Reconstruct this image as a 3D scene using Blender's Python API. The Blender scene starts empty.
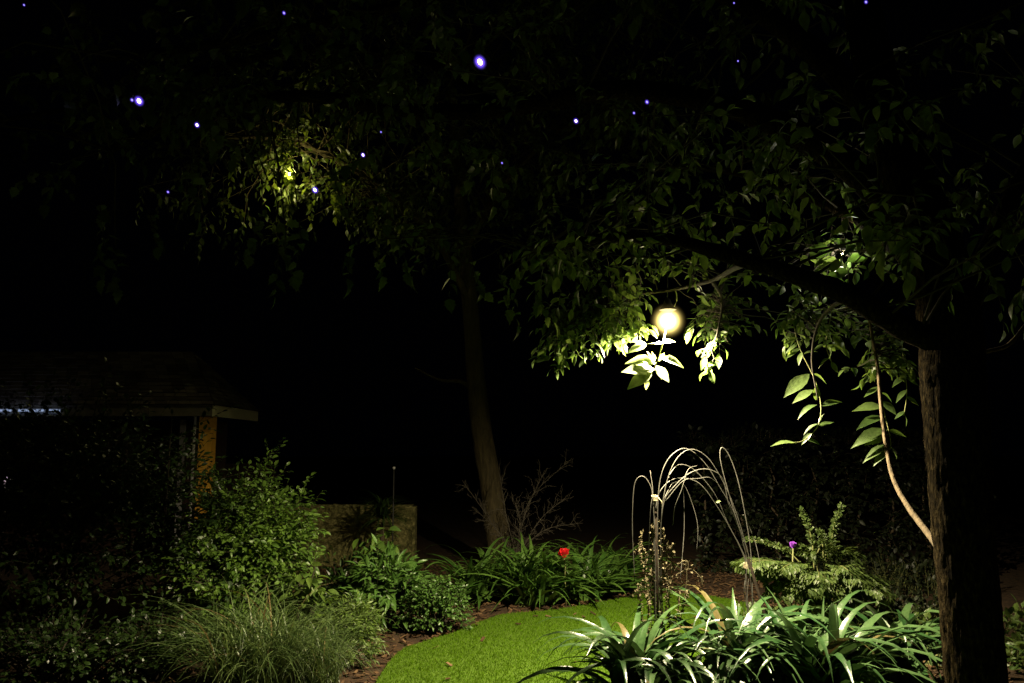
import bpy, math, random
import numpy as np
from mathutils import Vector, noise as mnoise

random.seed(11)
rng = np.random.default_rng(11)
C = bpy.context.scene.collection
R = math.radians

# ------------------------------------------------------------------ camera, world, exposure
CAM_H, PITCH, FPX = 1.6, R(7.72), 800.0
cam_d = bpy.data.cameras.new('camera')
cam = bpy.data.objects.new('camera', cam_d)
C.objects.link(cam)
cam.location = (0, 0, CAM_H)
cam.rotation_euler = (math.pi / 2 + PITCH, 0, 0)
cam_d.sensor_width = 36
cam_d.lens = 36 * FPX / 1024
cam_d.clip_start = 0.05
cam_d.clip_end = 500
sc = bpy.context.scene
sc.camera = cam
world = bpy.data.worlds.new('World')
sc.world = world
world.use_nodes = True
bg = world.node_tree.nodes['Background']
bg.inputs['Color'].default_value = (0.35, 0.45, 1.0, 1)
bg.inputs['Strength'].default_value = 0.00025        # moonless night sky
sc.view_settings.view_transform = 'Standard'
sc.view_settings.look = 'None'
sc.view_settings.exposure = 0
sc.view_settings.gamma = 1
sc.render.resolution_x, sc.render.resolution_y = 1024, 683
try:
    sc.cycles.max_bounces = 6
    sc.cycles.diffuse_bounces = 2
    sc.cycles.transparent_max_bounces = 12
    sc.cycles.sample_clamp_indirect = 3
except Exception:
    pass

LAMP_W = 12.0          # bare bulb, all directions
SPOT_W = 1650.0        # reflector throwing the light down over the garden
LAMP_COL = (1.0, 0.84, 0.52)


def at(px, py, Y):
    """point on the vertical plane y=Y seen at photo pixel (px, py)"""
    x = (px - 512) / FPX
    u = (341.5 - py) / FPX
    dy = math.cos(PITCH) - u * math.sin(PITCH)
    dz = math.sin(PITCH) + u * math.cos(PITCH)
    return Vector((x / dy * Y, Y, CAM_H + dz / dy * Y))


def ground_at(px, py, z=0.0):
    x = (px - 512) / FPX
    u = (341.5 - py) / FPX
    dy = math.cos(PITCH) - u * math.sin(PITCH)
    dz = math.sin(PITCH) + u * math.cos(PITCH)
    s = (z - CAM_H) / dz
    return Vector((x * s, dy * s, z))


# ------------------------------------------------------------------ materials
def newmat(name):
    m = bpy.data.materials.new(name)
    m.use_nodes = True
    nt = m.node_tree
    nt.nodes.clear()
    out = nt.nodes.new('ShaderNodeOutputMaterial')
    return m, nt, out


def ramp(nt, stops):
    r = nt.nodes.new('ShaderNodeValToRGB')
    e = r.color_ramp.elements
    while len(e) < len(stops):
        e.new(0.5)
    for i, (p, c) in enumerate(stops):
        e[i].position = p
        e[i].color = (*c, 1)
    return r


def leaf_mat(name, dark, light, rough=0.45, transl=0.35, spec=0.5, dry=None):
    m, nt, out = newmat(name)
    N, L = nt.nodes, nt.links
    geo = N.new('ShaderNodeNewGeometry')
    stops = [(0.0, dark), (0.75, light)]
    if dry:
        stops += [(0.955, light), (0.97, dry)]
    rp = ramp(nt, stops)
    L.new(geo.outputs['Random Per Island'], rp.inputs['Fac'])
    tc = N.new('ShaderNodeTexCoord')
    nz = N.new('ShaderNodeTexNoise')
    nz.inputs['Scale'].default_value = 35
    L.new(tc.outputs['Object'], nz.inputs['Vector'])
    mx = N.new('ShaderNodeMixRGB')
    mx.blend_type = 'MULTIPLY'
    mx.inputs['Fac'].default_value = 0.5
    r2 = ramp(nt, [(0.3, (0.55, 0.55, 0.5)), (0.7, (1.25, 1.25, 1.15))])
    L.new(nz.outputs['Fac'], r2.inputs['Fac'])
    L.new(rp.outputs['Color'], mx.inputs['Color1'])
    L.new(r2.outputs['Color'], mx.inputs['Color2'])
    p = N.new('ShaderNodeBsdfPrincipled')
    p.inputs['Roughness'].default_value = rough
    p.inputs['Specular IOR Level'].default_value = spec
    L.new(mx.outputs['Color'], p.inputs['Base Color'])
    bmp = N.new('ShaderNodeBump')
    bmp.inputs['Strength'].default_value = 0.25
    bmp.inputs['Distance'].default_value = 0.01
    L.new(nz.outputs['Fac'], bmp.inputs['Height'])
    L.new(bmp.outputs['Normal'], p.inputs['Normal'])
    t = N.new('ShaderNodeBsdfTranslucent')
    hs = N.new('ShaderNodeHueSaturation')
    hs.inputs['Hue'].default_value = 0.485
    hs.inputs['Saturation'].default_value = 1.1
    hs.inputs['Value'].default_value = 1.5
    L.new(mx.outputs['Color'], hs.inputs['Color'])
    L.new(hs.outputs['Color'], t.inputs['Color'])
    mix = N.new('ShaderNodeMixShader')
    mix.inputs['Fac'].default_value = transl
    L.new(p.outputs[0], mix.inputs[1])
    L.new(t.outputs[0], mix.inputs[2])
    L.new(mix.outputs[0], out.inputs['Surface'])
    return m


def noise_mat(name, stops, scale=8, rough=0.8, bump=0.4, dist=0.02, stretch=(1, 1, 1), detail=6, spec=0.3, island=0.0):
    m, nt, out = newmat(name)
    N, L = nt.nodes, nt.links
    tc = N.new('ShaderNodeTexCoord')
    mp = N.new('ShaderNodeMapping')
    mp.inputs['Scale'].default_value = stretch
    L.new(tc.outputs['Object'], mp.inputs['Vector'])
    nz = N.new('ShaderNodeTexNoise')
    nz.inputs['Scale'].default_value = scale
    nz.inputs['Detail'].default_value = detail
    nz.inputs['Roughness'].default_value = 0.65
    L.new(mp.outputs['Vector'], nz.inputs['Vector'])
    fac = nz.outputs['Fac']
    if island:
        geo = N.new('ShaderNodeNewGeometry')
        mm = N.new('ShaderNodeMix')
        mm.inputs['Factor'].default_value = island
        L.new(nz.outputs['Fac'], mm.inputs['A'])
        L.new(geo.outputs['Random Per Island'], mm.inputs['B'])
        fac = mm.outputs['Result']
    rp = ramp(nt, stops)
    L.new(fac, rp.inputs['Fac'])
    p = N.new('ShaderNodeBsdfPrincipled')
    p.inputs['Roughness'].default_value = rough
    p.inputs['Specular IOR Level'].default_value = spec
    L.new(rp.outputs['Color'], p.inputs['Base Color'])
    if bump:
        b = N.new('ShaderNodeBump')
        b.inputs['Strength'].default_value = bump
        b.inputs['Distance'].default_value = dist
        L.new(nz.outputs['Fac'], b.inputs['Height'])
        L.new(b.outputs['Normal'], p.inputs['Normal'])
    L.new(p.outputs[0], out.inputs['Surface'])
    return m


def emit_mat(name, col, strength):
    m, nt, out = newmat(name)
    e = nt.nodes.new('ShaderNodeEmission')
    e.inputs['Color'].default_value = (*col, 1)
    e.inputs['Strength'].default_value = strength
    nt.links.new(e.outputs[0], out.inputs['Surface'])
    return m


def glow_mat(name, col, strength, power=2.5):
    """halo of light put in as a volume: emission that thins from the centre to the rim of the sphere (object space, unit radius)"""
    m, nt, out = newmat(name)
    N, L = nt.nodes, nt.links
    tc = N.new('ShaderNodeTexCoord')
    ln = N.new('ShaderNodeVectorMath')
    ln.operation = 'LENGTH'
    L.new(tc.outputs['Object'], ln.inputs[0])
    s = N.new('ShaderNodeMath')
    s.operation = 'SUBTRACT'
    s.inputs[0].default_value = 1.0
    s.use_clamp = True
    L.new(ln.outputs['Value'], s.inputs[1])
    pw = N.new('ShaderNodeMath')
    pw.operation = 'POWER'
    pw.inputs[1].default_value = power
    L.new(s.outputs[0], pw.inputs[0])
    ml = N.new('ShaderNodeMath')
    ml.operation = 'MULTIPLY'
    ml.inputs[1].default_value = strength
    L.new(pw.outputs[0], ml.inputs[0])
    e = N.new('ShaderNodeEmission')
    e.inputs['Color'].default_value = (*col, 1)
    L.new(ml.outputs[0], e.inputs['Strength'])
    L.new(e.outputs[0], out.inputs['Volume'])
    return m


M = {}
M['crown'] = leaf_mat('crown_leaf', (0.030, 0.062, 0.014), (0.082, 0.125, 0.034), 0.42, 0.48)
M['far_crown'] = leaf_mat('far_crown_leaf', (0.04, 0.07, 0.012), (0.09, 0.125, 0.025), 0.5, 0.4)
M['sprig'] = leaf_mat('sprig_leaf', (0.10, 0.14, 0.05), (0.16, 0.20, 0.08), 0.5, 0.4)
M['strap'] = leaf_mat('strap_leaf', (0.018, 0.052, 0.015), (0.05, 0.095, 0.034), 0.3, 0.06, 0.55, dry=(0.09, 0.075, 0.03))
M['strap_far'] = leaf_mat('strap_far_leaf', (0.03, 0.08, 0.012), (0.075, 0.15, 0.026), 0.4, 0.15)
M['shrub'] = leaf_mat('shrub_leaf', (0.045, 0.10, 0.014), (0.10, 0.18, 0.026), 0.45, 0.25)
M['shrub_shaded'] = leaf_mat('shaded_shrub_leaf', (0.011, 0.030, 0.006), (0.030, 0.060, 0.012), 0.4, 0.2)  # leaf colour darkened to carry the shadow of the left foreground
M['bush'] = leaf_mat('bush_leaf', (0.035, 0.09, 0.014), (0.075, 0.155, 0.03), 0.4, 0.2)
M['fine'] = leaf_mat('fine_leaf', (0.045, 0.09, 0.014), (0.095, 0.155, 0.024), 0.5, 0.25)
M['blade'] = leaf_mat('grass_blade', (0.02, 0.05, 0.010), (0.12, 0.18, 0.06), 0.45, 0.25, dry=(0.22, 0.17, 0.08))
M['lawn_blade'] = leaf_mat('lawn_blade', (0.072, 0.158, 0.003), (0.088, 0.178, 0.004), 0.6, 0.35, 0.12)
M['frond'] = leaf_mat('frond_leaf', (0.032, 0.06, 0.012), (0.065, 0.098, 0.024), 0.5, 0.3)
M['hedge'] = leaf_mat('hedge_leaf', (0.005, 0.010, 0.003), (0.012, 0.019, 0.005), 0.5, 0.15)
M['cover'] = leaf_mat('cover_leaf', (0.04, 0.08, 0.015), (0.09, 0.14, 0.03), 0.45, 0.2)
M['lawn'] = noise_mat('lawn_ground', [(0.3, (0.05, 0.10, 0.005)), (0.7, (0.08, 0.15, 0.008))], 30, 0.9, 0.6, 0.02)
M['soil'] = noise_mat('bark_soil', [(0.3, (0.02, 0.012, 0.006)), (0.7, (0.07, 0.038, 0.018))], 14, 0.95, 1.0, 0.04)
M['chip'] = noise_mat('bark_chip', [(0.2, (0.035, 0.017, 0.008)), (0.5, (0.085, 0.045, 0.02)), (0.85, (0.15, 0.09, 0.045))], 20, 0.85, 0.4, 0.01, island=0.8)
M['bark'] = noise_mat('tree_bark', [(0.38, (0.004, 0.003, 0.0015)), (0.53, (0.018, 0.013, 0.006)), (0.68, (0.055, 0.041, 0.019))], 60, 1.0, 1.0, 0.05, (1, 1, 0.4), spec=0.02)
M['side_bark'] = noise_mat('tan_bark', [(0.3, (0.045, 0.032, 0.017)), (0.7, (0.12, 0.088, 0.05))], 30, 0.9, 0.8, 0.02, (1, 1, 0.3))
M['bark_far'] = noise_mat('smooth_bark', [(0.3, (0.02, 0.016, 0.007)), (0.7, (0.075, 0.058, 0.026))], 22, 0.9, 0.8, 0.03, (1, 1, 0.25))
M['dim_twig2'] = noise_mat('grey_twig', [(0.3, (0.03, 0.026, 0.02)), (0.7, (0.08, 0.068, 0.05))], 30, 0.9, 0.4, 0.01)
M['dim_twig'] = noise_mat('dark_twig_bark', [(0.3, (0.012, 0.01, 0.007)), (0.7, (0.04, 0.032, 0.02))], 30, 0.9, 0.4, 0.01)
M['twig'] = noise_mat('twig_bark', [(0.3, (0.05, 0.038, 0.024)), (0.7, (0.12, 0.09, 0.055))], 30, 0.8, 0.4, 0.01)
M['green_stem'] = noise_mat('green_stem', [(0.3, (0.08, 0.1, 0.03)), (0.7, (0.2, 0.2, 0.08))], 30, 0.6, 0.2, 0.01)
M['cane'] = noise_mat('dry_cane', [(0.3, (0.032, 0.031, 0.027)), (0.7, (0.075, 0.072, 0.063))], 40, 0.55, 0.3, 0.004, spec=0.5)
M['stake'] = noise_mat('dark_stake', [(0.3, (0.006, 0.005, 0.004)), (0.7, (0.018, 0.014, 0.010))], 30, 0.95, 0.5, 0.01, spec=0.03)
M['seed'] = noise_mat('dry_seed', [(0.3, (0.05, 0.04, 0.02)), (0.7, (0.13, 0.11, 0.06))], 60, 0.8, 0.3, 0.004)
M['tie'] = noise_mat('pale_twine', [(0.3, (0.2, 0.17, 0.11)), (0.7, (0.32, 0.28, 0.18))], 60, 0.8, 0.3, 0.003)
M['wallrough'] = noise_mat('rough_wall', [(0.36, (0.05, 0.05, 0.016)), (0.5, (0.14, 0.13, 0.045)), (0.66, (0.30, 0.27, 0.11))], 17, 0.95, 1.0, 0.08, detail=9)
M['shingle'] = noise_mat('roof_shingle', [(0.3, (0.06, 0.048, 0.04)), (0.7, (0.14, 0.12, 0.10))], 8, 0.9, 0.7, 0.02, island=0.7)
M['fascia_dark'] = noise_mat('front_fascia', [(0.3, (0.11, 0.10, 0.08)), (0.7, (0.2, 0.18, 0.14))], 6, 0.7, 0.2, 0.01)  # front fascia, darker than the side one
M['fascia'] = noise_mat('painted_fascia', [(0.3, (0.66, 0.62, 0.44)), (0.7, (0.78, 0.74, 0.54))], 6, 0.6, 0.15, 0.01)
M['post'] = noise_mat('orange_timber', [(0.3, (0.78, 0.40, 0.05)), (0.7, (0.9, 0.52, 0.08))], 10, 0.55, 0.3, 0.01, (3, 3, 0.15))
M['pipe'] = noise_mat('pale_pipe', [(0.3, (0.4, 0.4, 0.4)), (0.7, (0.5, 0.5, 0.5))], 10, 0.4, 0.05, 0.01)
M['board'] = noise_mat('dark_board', [(0.3, (0.03, 0.017, 0.012)), (0.7, (0.06, 0.034, 0.022))], 8, 0.8, 0.4, 0.02, (4, 4, 0.3))
M['metal'] = noise_mat('lamp_metal', [(0.3, (0.03, 0.03, 0.03)), (0.7, (0.06, 0.055, 0.05))], 30, 0.4, 0.1, 0.002)
M['cable'] = noise_mat('black_cable', [(0.3, (0.015, 0.015, 0.015)), (0.7, (0.03, 0.03, 0.03))], 30, 0.6, 0, 0.002)
M['red'] = noise_mat('red_petal', [(0.3, (0.38, 0.006, 0.010)), (0.7, (0.55, 0.012, 0.016))], 30, 0.5, 0.2, 0.004)
M['purple'] = noise_mat('purple_petal', [(0.3, (0.16, 0.03, 0.34)), (0.7, (0.3, 0.07, 0.55))], 30, 0.5, 0.2, 0.004)
M['bulb'] = emit_mat('warm_bulb', (1.0, 0.86, 0.5), 60)
M['glow'] = glow_mat('warm_glow', (1.0, 0.74, 0.2), 560.0, 5.0)
M['led'] = emit_mat('led_white', (0.5, 0.65, 1.0), 0.5)
M['led_core'] = emit_mat('violet_led_core', (0.62, 0.5, 1.0), 9)
M['led_dim'] = emit_mat('faint_led_core', (0.45, 0.4, 1.0), 1.3)
M['led_glow'] = glow_mat('violet_glow', (0.16, 0.08, 1.0), 420.0, 3.2)
M['lantern_lit'] = emit_mat('lantern_lit', (1.0, 0.72, 0.78), 0.75)


# ------------------------------------------------------------------ mesh helpers
class MB:
    def __init__(s):
        s.v, s.f = [], []

    def add(s, vs, fs):
        b = len(s.v)
        s.v += [tuple(q) for q in vs]
        s.f += [tuple(b + i for i in f) for f in fs]

    def box(s, lo, hi):
        (a, b, c), (d, e, f) = lo, hi
        vs = [(a, b, c), (d, b, c), (d, e, c), (a, e, c), (a, b, f), (d, b, f), (d, e, f), (a, e, f)]
        s.add(vs, [(0, 3, 2, 1), (4, 5, 6, 7), (0, 1, 5, 4), (1, 2, 6, 5), (2, 3, 7, 6), (3, 0, 4, 7)])

    def tube(s, pts, rad, n=8, rough=0.0, freq=6.0, cap=True):
        pts = [Vector(p) for p in pts]
        if not isinstance(rad, (list, tuple)):
            rad = [rad] * len(pts)
        rings = []
        prev = None
        for i, p in enumerate(pts):
            t = (pts[min(i + 1, len(pts) - 1)] - pts[max(i - 1, 0)])
            t = t.normalized() if t.length > 1e-9 else Vector((0, 0, 1))
            if prev is None:
                a = Vector((0, 1, 0)) if abs(t.y) < 0.9 else Vector((1, 0, 0))
                u = t.cross(a).normalized()
            else:
                u = (prev - t * prev.dot(t)).normalized()
            prev = u
            w = t.cross(u)
            ring = []
            for k in range(n):
                an = 2 * math.pi * k / n
                d = u * math.cos(an) + w * math.sin(an)
                r = rad[i]
                q = p + d * r
                if rough:
                    sx = Vector((q.x * freq * 2.2, q.y * freq * 2.2, q.z * freq * 0.5))
                    ridge = abs(mnoise.noise(sx)) * 2
                    r *= 1 + rough * (ridge - 0.5) + rough * 0.8 * mnoise.noise(Vector((q.x * 3, q.y * 3, q.z * 2)))
                    q = p + d * r
                ring.append(q)
            rings.append(ring)
        vs = [q for r in rings for q in r]
        fs = []
        for i in range(len(pts) - 1):
            for k in range(n):
                k2 = (k + 1) % n
                fs.append((i * n + k, i * n + k2, (i + 1) * n + k2, (i + 1) * n + k))
        if cap and n > 2:
            fs.append(tuple(range(n))[::-1])
            fs.append(tuple((len(pts) - 1) * n + k for k in range(n)))
        s.add(vs, fs)

    def sphere(s, c, r, seg=12, rings=8, sq=(1, 1, 1)):
        vs, fs = [], []
        for i in range(rings + 1):
            th = math.pi * i / rings
            for k in range(seg):
                ph = 2 * math.pi * k / seg
                vs.append((c[0] + r * sq[0] * math.sin(th) * math.cos(ph), c[1] + r * sq[1] * math.sin(th) * math.sin(ph), c[2] + r * sq[2] * math.cos(th)))
        for i in range(rings):
            for k in range(seg):
                k2 = (k + 1) % seg
                fs.append((i * seg + k, (i + 1) * seg + k, (i + 1) * seg + k2, i * seg + k2))
        s.add(vs, fs)

    def lathe(s, prof, c, n=20):
        vs, fs = [], []
        for (r, z) in prof:
            for k in range(n):
                a = 2 * math.pi * k / n
                vs.append((c[0] + r * math.cos(a), c[1] + r * math.sin(a), c[2] + z))
        for i in range(len(prof) - 1):
            for k in range(n):
                k2 = (k + 1) % n
                fs.append((i * n + k, i * n + k2, (i + 1) * n + k2, (i + 1) * n + k))
        s.add(vs, fs)

    def build(s, name, mat, parent=None, smooth=True):
        me = bpy.data.meshes.new(name)
        me.from_pydata(s.v, [], s.f)
        me.validate()
        me.materials.append(mat)
        if smooth:
            me.polygons.foreach_set('use_smooth', [True] * len(me.polygons))
        o = bpy.data.objects.new(name, me)
        C.objects.link(o)
        if parent is not None:
            o.parent = parent
            o.location = -parent.location if parent.parent is None else Vector((0, 0, 0))
            if parent.parent is not None:
                # parent already offset to world origin
                o.location = (0, 0, 0)
        return o


def smooth_pts(pts, n=8):
    """Catmull-Rom through the points"""
    P = [Vector(p) for p in pts]
    P = [P[0] * 2 - P[1]] + P + [P[-1] * 2 - P[-2]]
    out = []
    for i in range(1, len(P) - 2):
        for k in range(n):
            t = k / n
            a, b, c, d = P[i - 1], P[i], P[i + 1], P[i + 2]
            out.append(0.5 * ((2 * b) + (c - a) * t + (2 * a - 5 * b + 4 * c - d) * t * t + (3 * b - a - 3 * c + d) * t ** 3))
    out.append(P[-2])
    return out


def thing(name, label, cat, loc=(0, 0, 0), group=None):
    o = bpy.data.objects.new(name, None)
    o.empty_display_size = 0.1
    C.objects.link(o)
    o.location = loc
    tag(o, label, cat, group)
    return o


def tag(o, label=None, cat=None, group=None, kind=None):
    if label: o['label'] = label
    if cat: o['category'] = cat
    if group: o['group'] = group
    if kind: o['kind'] = kind
    return o


# leaf templates: (verts Nx3 with x along the leaf 0..1, faces)
def leaf_tpl(prof, fold=0.25, droop=0.25):
    """prof: list (x, halfwidth)"""
    vs, fs = [], []
    for (x, w) in prof:
        z = -droop * x * x
        vs += [(x, 0, z), (x, w, z + fold * w), (x, -w, z + fold * w)]
    for i in range(len(prof) - 1):
        a, b = 3 * i, 3 * i + 3
        fs += [(a, b, b + 1, a + 1), (a, a + 2, b + 2, b)]
    return np.array(vs, float), fs


OVATE = leaf_tpl([(0, 0.015), (0.12, 0.13), (0.35, 0.25), (0.6, 0.22), (0.82, 0.11), (1, 0.005)])
SMALL = leaf_tpl([(0, 0.02), (0.35, 0.27), (0.75, 0.2), (1, 0.01)])
LANCE = leaf_tpl([(0, 0.02), (0.3, 0.13), (0.65, 0.11), (1, 0.005)], 0.4, 0.3)
PENDANT = leaf_tpl([(0, 0.012), (0.1, 0.09), (0.3, 0.19), (0.52, 0.205), (0.75, 0.12), (0.9, 0.04), (1, 0.004)], .3, .2)
LOBED = leaf_tpl([(0, 0.02), (0.1, 0.24), (0.18, 0.36), (0.3, 0.27), (0.42, 0.4), (0.52, 0.26), (0.68, 0.24), (0.78, 0.11), (1, 0.005)], 0.18, 0.3)


class Leaves:
    """many leaves gathered and baked into one mesh"""
    def __init__(s, tpl):
        s.tpl = tpl
        s.p, s.d, s.n, s.s = [], [], [], []

    def add(s, p, d, n, size):
        s.p.append(tuple(p)); s.d.append(tuple(d)); s.n.append(tuple(n)); s.s.append(size)

    def build(s, name, mat, parent=None, smooth=True):
        V, F = s.tpl
        P = np.array(s.p); D = np.array(s.d); Nn = np.array(s.n); S = np.array(s.s)
        D /= np.linalg.norm(D, axis=1, keepdims=True) + 1e-9
        Yv = np.cross(Nn, D)
        Yv /= np.linalg.norm(Yv, axis=1, keepdims=True) + 1e-9
        Z = np.cross(D, Yv)
        n = len(P)
        wj = (0.85 + 0.3 * rng.random(n))[:, None, None]
        W = (V[None, :, 0:1] * D[:, None, :] + V[None, :, 1:2] * wj * Yv[:, None, :] + V[None, :, 2:3] * (0.3 + 1.6 * rng.random(n))[:, None, None] * Z[:, None, :])
        W = W * S[:, None, None] + P[:, None, :]
        W = W.reshape(-1, 3)
        fa = np.array(F)
        allf = (fa[None] + (np.arange(n) * len(V))[:, None, None]).reshape(-1, 4)
        me = bpy.data.meshes.new(name)
        me.vertices.add(len(W)); me.vertices.foreach_set('co', W.ravel())
        me.loops.add(allf.size); me.loops.foreach_set('vertex_index', allf.ravel())
        me.polygons.add(len(allf))
        me.polygons.foreach_set('loop_start', np.arange(len(allf)) * 4)
        me.polygons.foreach_set('loop_total', np.full(len(allf), 4))
        me.update(calc_edges=True)
        me.validate()
        me.materials.append(mat)
        me.polygons.foreach_set('use_smooth', np.full(len(me.polygons), smooth))
        o = bpy.data.objects.new(name, me)
        C.objects.link(o)
        if parent is not None:
            o.parent = parent
            o.location = -parent.location
        return o


LAMP_P = at(668, 321, 5.55)


def rv(s=1.0):
    return Vector(rng.normal(0, s, 3))


def twig(lv, mb, p, d, length, n, size, hang=0.4, r=0.003, spread=0.9, pairs=False, sides=3):
    """a leafy twig: leaves alternate (or pair up) along a drooping stem"""
    p, d = Vector(p), Vector(d).normalized()
    pts = []
    cur = p.copy(); dd = d.copy()
    seg = length / n
    for k in range(n):
        pts.append(cur.copy())
        side = dd.cross(Vector((0, 0, 1)))
        if side.length < 0.1:
            side = Vector((1, 0, 0))
        side.normalize()
        side = (side + rv(0.35)).normalized()
        t = k / max(1, n - 1)
        for sg in ((1, -1) if pairs else ((1,) if k % 2 else (-1,))):
            ld = dd * (0.25 + 0.5 * t) + side * sg * spread * (1.15 - 0.5 * t) + Vector((0, 0, -hang * 0.6)) + rv(0.28)
            nn = Vector((0, -0.35, 1)) + rv(0.5)
            sz = size * random.uniform(0.55, 1.15) * (1 - 0.25 * abs(t - 0.5))
            if (cur - LAMP_P).length > .17: lv.add(cur, ld, nn, sz)
        cur = cur + dd * seg
        dd = (dd + Vector((0, 0, -hang * 0.9 / n)) + rv(0.07)).normalized()
    pts.append(cur)
    lv.add(cur, dd + Vector((0, 0, -hang)), Vector((0, 0, 1)) + rv(0.4), size * random.uniform(0.8, 1.1))
    mb.tube(pts, [r * (1 - 0.6 * i / n) for i in range(len(pts))], sides, cap=False)
    return pts


def branch_pts(a, b, sag=0.1, jit=0.04, n=6):
    a, b = Vector(a), Vector(b)
    out = []
    L = (b - a).length
    for i in range(n + 1):
        t = i / n
        q = a.lerp(b, t) + Vector((0, 0, sag * L * math.sin(math.pi * t)))
        if 0 < i < n:
            q += rv(jit * L)
        out.append(q)
    return out


# ------------------------------------------------------------------ ground and lawn
soil = MB()
G = 60
soil_fn = lambda x, y: 0.025 * mnoise.noise(Vector((x * 1.3, y * 1.3, 0)))
xs = np.concatenate([[-150, -60, -25], np.linspace(-10, 10, 110), [25, 60, 150]])
ys = np.concatenate([[-60, -20, -5], np.linspace(0, 18, 110), [30, 70, 200]])
vs = [(x, y, soil_fn(x, y) - 0.02) for y in ys for x in xs]
nx = len(xs)
fs = [(j * nx + i, j * nx + i + 1, (j + 1) * nx + i + 1, (j + 1) * nx + i) for j in range(len(ys) - 1) for i in range(nx - 1)]
soil.add(vs, fs)
tag(soil.build('ground', M['soil']), kind='structure')

LAWN_PX = [(352, 760), (366, 705), (384, 670), (402, 650), (430, 640), (456, 632), (480, 622), (506, 614), (545, 611), (580, 606),
           (618, 599), (650, 594), (700, 595), (750, 604), (810, 622), (860, 645), (900, 680), (925, 720)]
edge = [ground_at(px, py, 0.02) for px, py in LAWN_PX]
poly = smooth_pts(edge, 6)
poly = poly + [Vector((2.9, 3, 0.02)), Vector((3, -3, 0.02)), Vector((-1, -3, 0.02))]
poly2 = np.array([(q.x, q.y) for q in poly])


def inside(x, y):
    """vectorised point in polygon"""
    c = np.zeros(x.shape, bool)
    n = len(poly2)
    j = n - 1
    for i in range(n):
        xi, yi = poly2[i]; xj, yj = poly2[j]
        cond = ((yi > y) != (yj > y)) & (x < (xj - xi) * (y - yi) / (yj - yi + 1e-12) + xi)
        c ^= cond
        j = i
    return c


lm = MB()
top = [(q.x, q.y, 0.022) for q in poly]
bot = [(q.x, q.y, -0.06) for q in poly]
n = len(top)
lm.add(top + bot, [tuple(range(n))] + [(i, n + i, n + (i + 1) % n, (i + 1) % n) for i in range(n)])
tag(lm.build('lawn', M['lawn'], smooth=False), kind='structure')

# mown turf: short blades, denser where near
NB = 420000
x = rng.uniform(-1.6, 5, NB); y = 4.2 + (11 - 4.2) * rng.random(NB) ** 1.3
k = inside(x, y); x, y = x[k], y[k]
# keep only what can be in view
k = np.abs(x) < y * 0.72
x, y = x[k], y[k]
nb = len(x)
h = rng.uniform(0.010, 0.024, nb)
a = rng.uniform(0, 2 * math.pi, nb)
w = 0.0022 + 0.0006 * rng.random(nb) + y * 0.0001
lx, ly = rng.normal(0, 0.009, nb), rng.normal(0, 0.009, nb)
base1 = np.stack([x - w * np.cos(a), y - w * np.sin(a), np.full(nb, 0.02)], 1)
base2 = np.stack([x + w * np.cos(a), y + w * np.sin(a), np.full(nb, 0.02)], 1)
tip = np.stack([x + lx, y + ly, 0.02 + h], 1)
W = np.stack([base1, base2, tip], 1).reshape(-1, 3)
me = bpy.data.meshes.new('lawn_grass')
me.vertices.add(len(W)); me.vertices.foreach_set('co', W.ravel())
me.loops.add(3 * nb); me.loops.foreach_set('vertex_index', np.arange(3 * nb))
me.polygons.add(nb)
me.polygons.foreach_set('loop_start', np.arange(nb) * 3)
me.polygons.foreach_set('loop_total', np.full(nb, 3))
me.update(calc_edges=True)
me.materials.append(M['lawn_blade'])
lg = bpy.data.objects.new('grass', me)
C.objects.link(lg)
tag(lg, 'short mown green grass of the curving lawn', 'grass', kind='stuff')

# bark chips on the bed
cb = MB()
for i in range(9000):
    px, py = random.uniform(-3.4, 3.5), random.uniform(5, 12)
    if inside(np.array([px]), np.array([py]))[0]:
        # a few strays at the rim only
        if random.random() < 0.985:
            continue
    L, Wd = random.uniform(0.012, 0.035), random.uniform(0.006, 0.014)
    an = random.uniform(0, 6.28)
    ca, sa = math.cos(an), math.sin(an)
    z0 = soil_fn(px, py) - 0.012 + random.uniform(0, 0.018)
    if inside(np.array([px]), np.array([py]))[0]:
        z0 = 0.035
    ti = random.uniform(-0.5, 0.5)
    q = []
    for (u, v) in ((-1, -1), (1, -1), (1, 1), (-1, 1)):
        q.append((px + ca * u * L - sa * v * Wd, py + sa * u * L + ca * v * Wd, z0 + u * L * ti))
    q2 = [(a_, b_, c_ + 0.005) for a_, b_, c_ in q]
    cb.add(q + q2, [(4, 5, 6, 7), (0, 1, 5, 4), (1, 2, 6, 5), (2, 3, 7, 6), (3, 0, 4, 7)])
tag(cb.build('bark_mulch', M['chip'], smooth=False), 'reddish brown bark chips covering the bed beside the lawn', 'mulch', kind='stuff')


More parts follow.
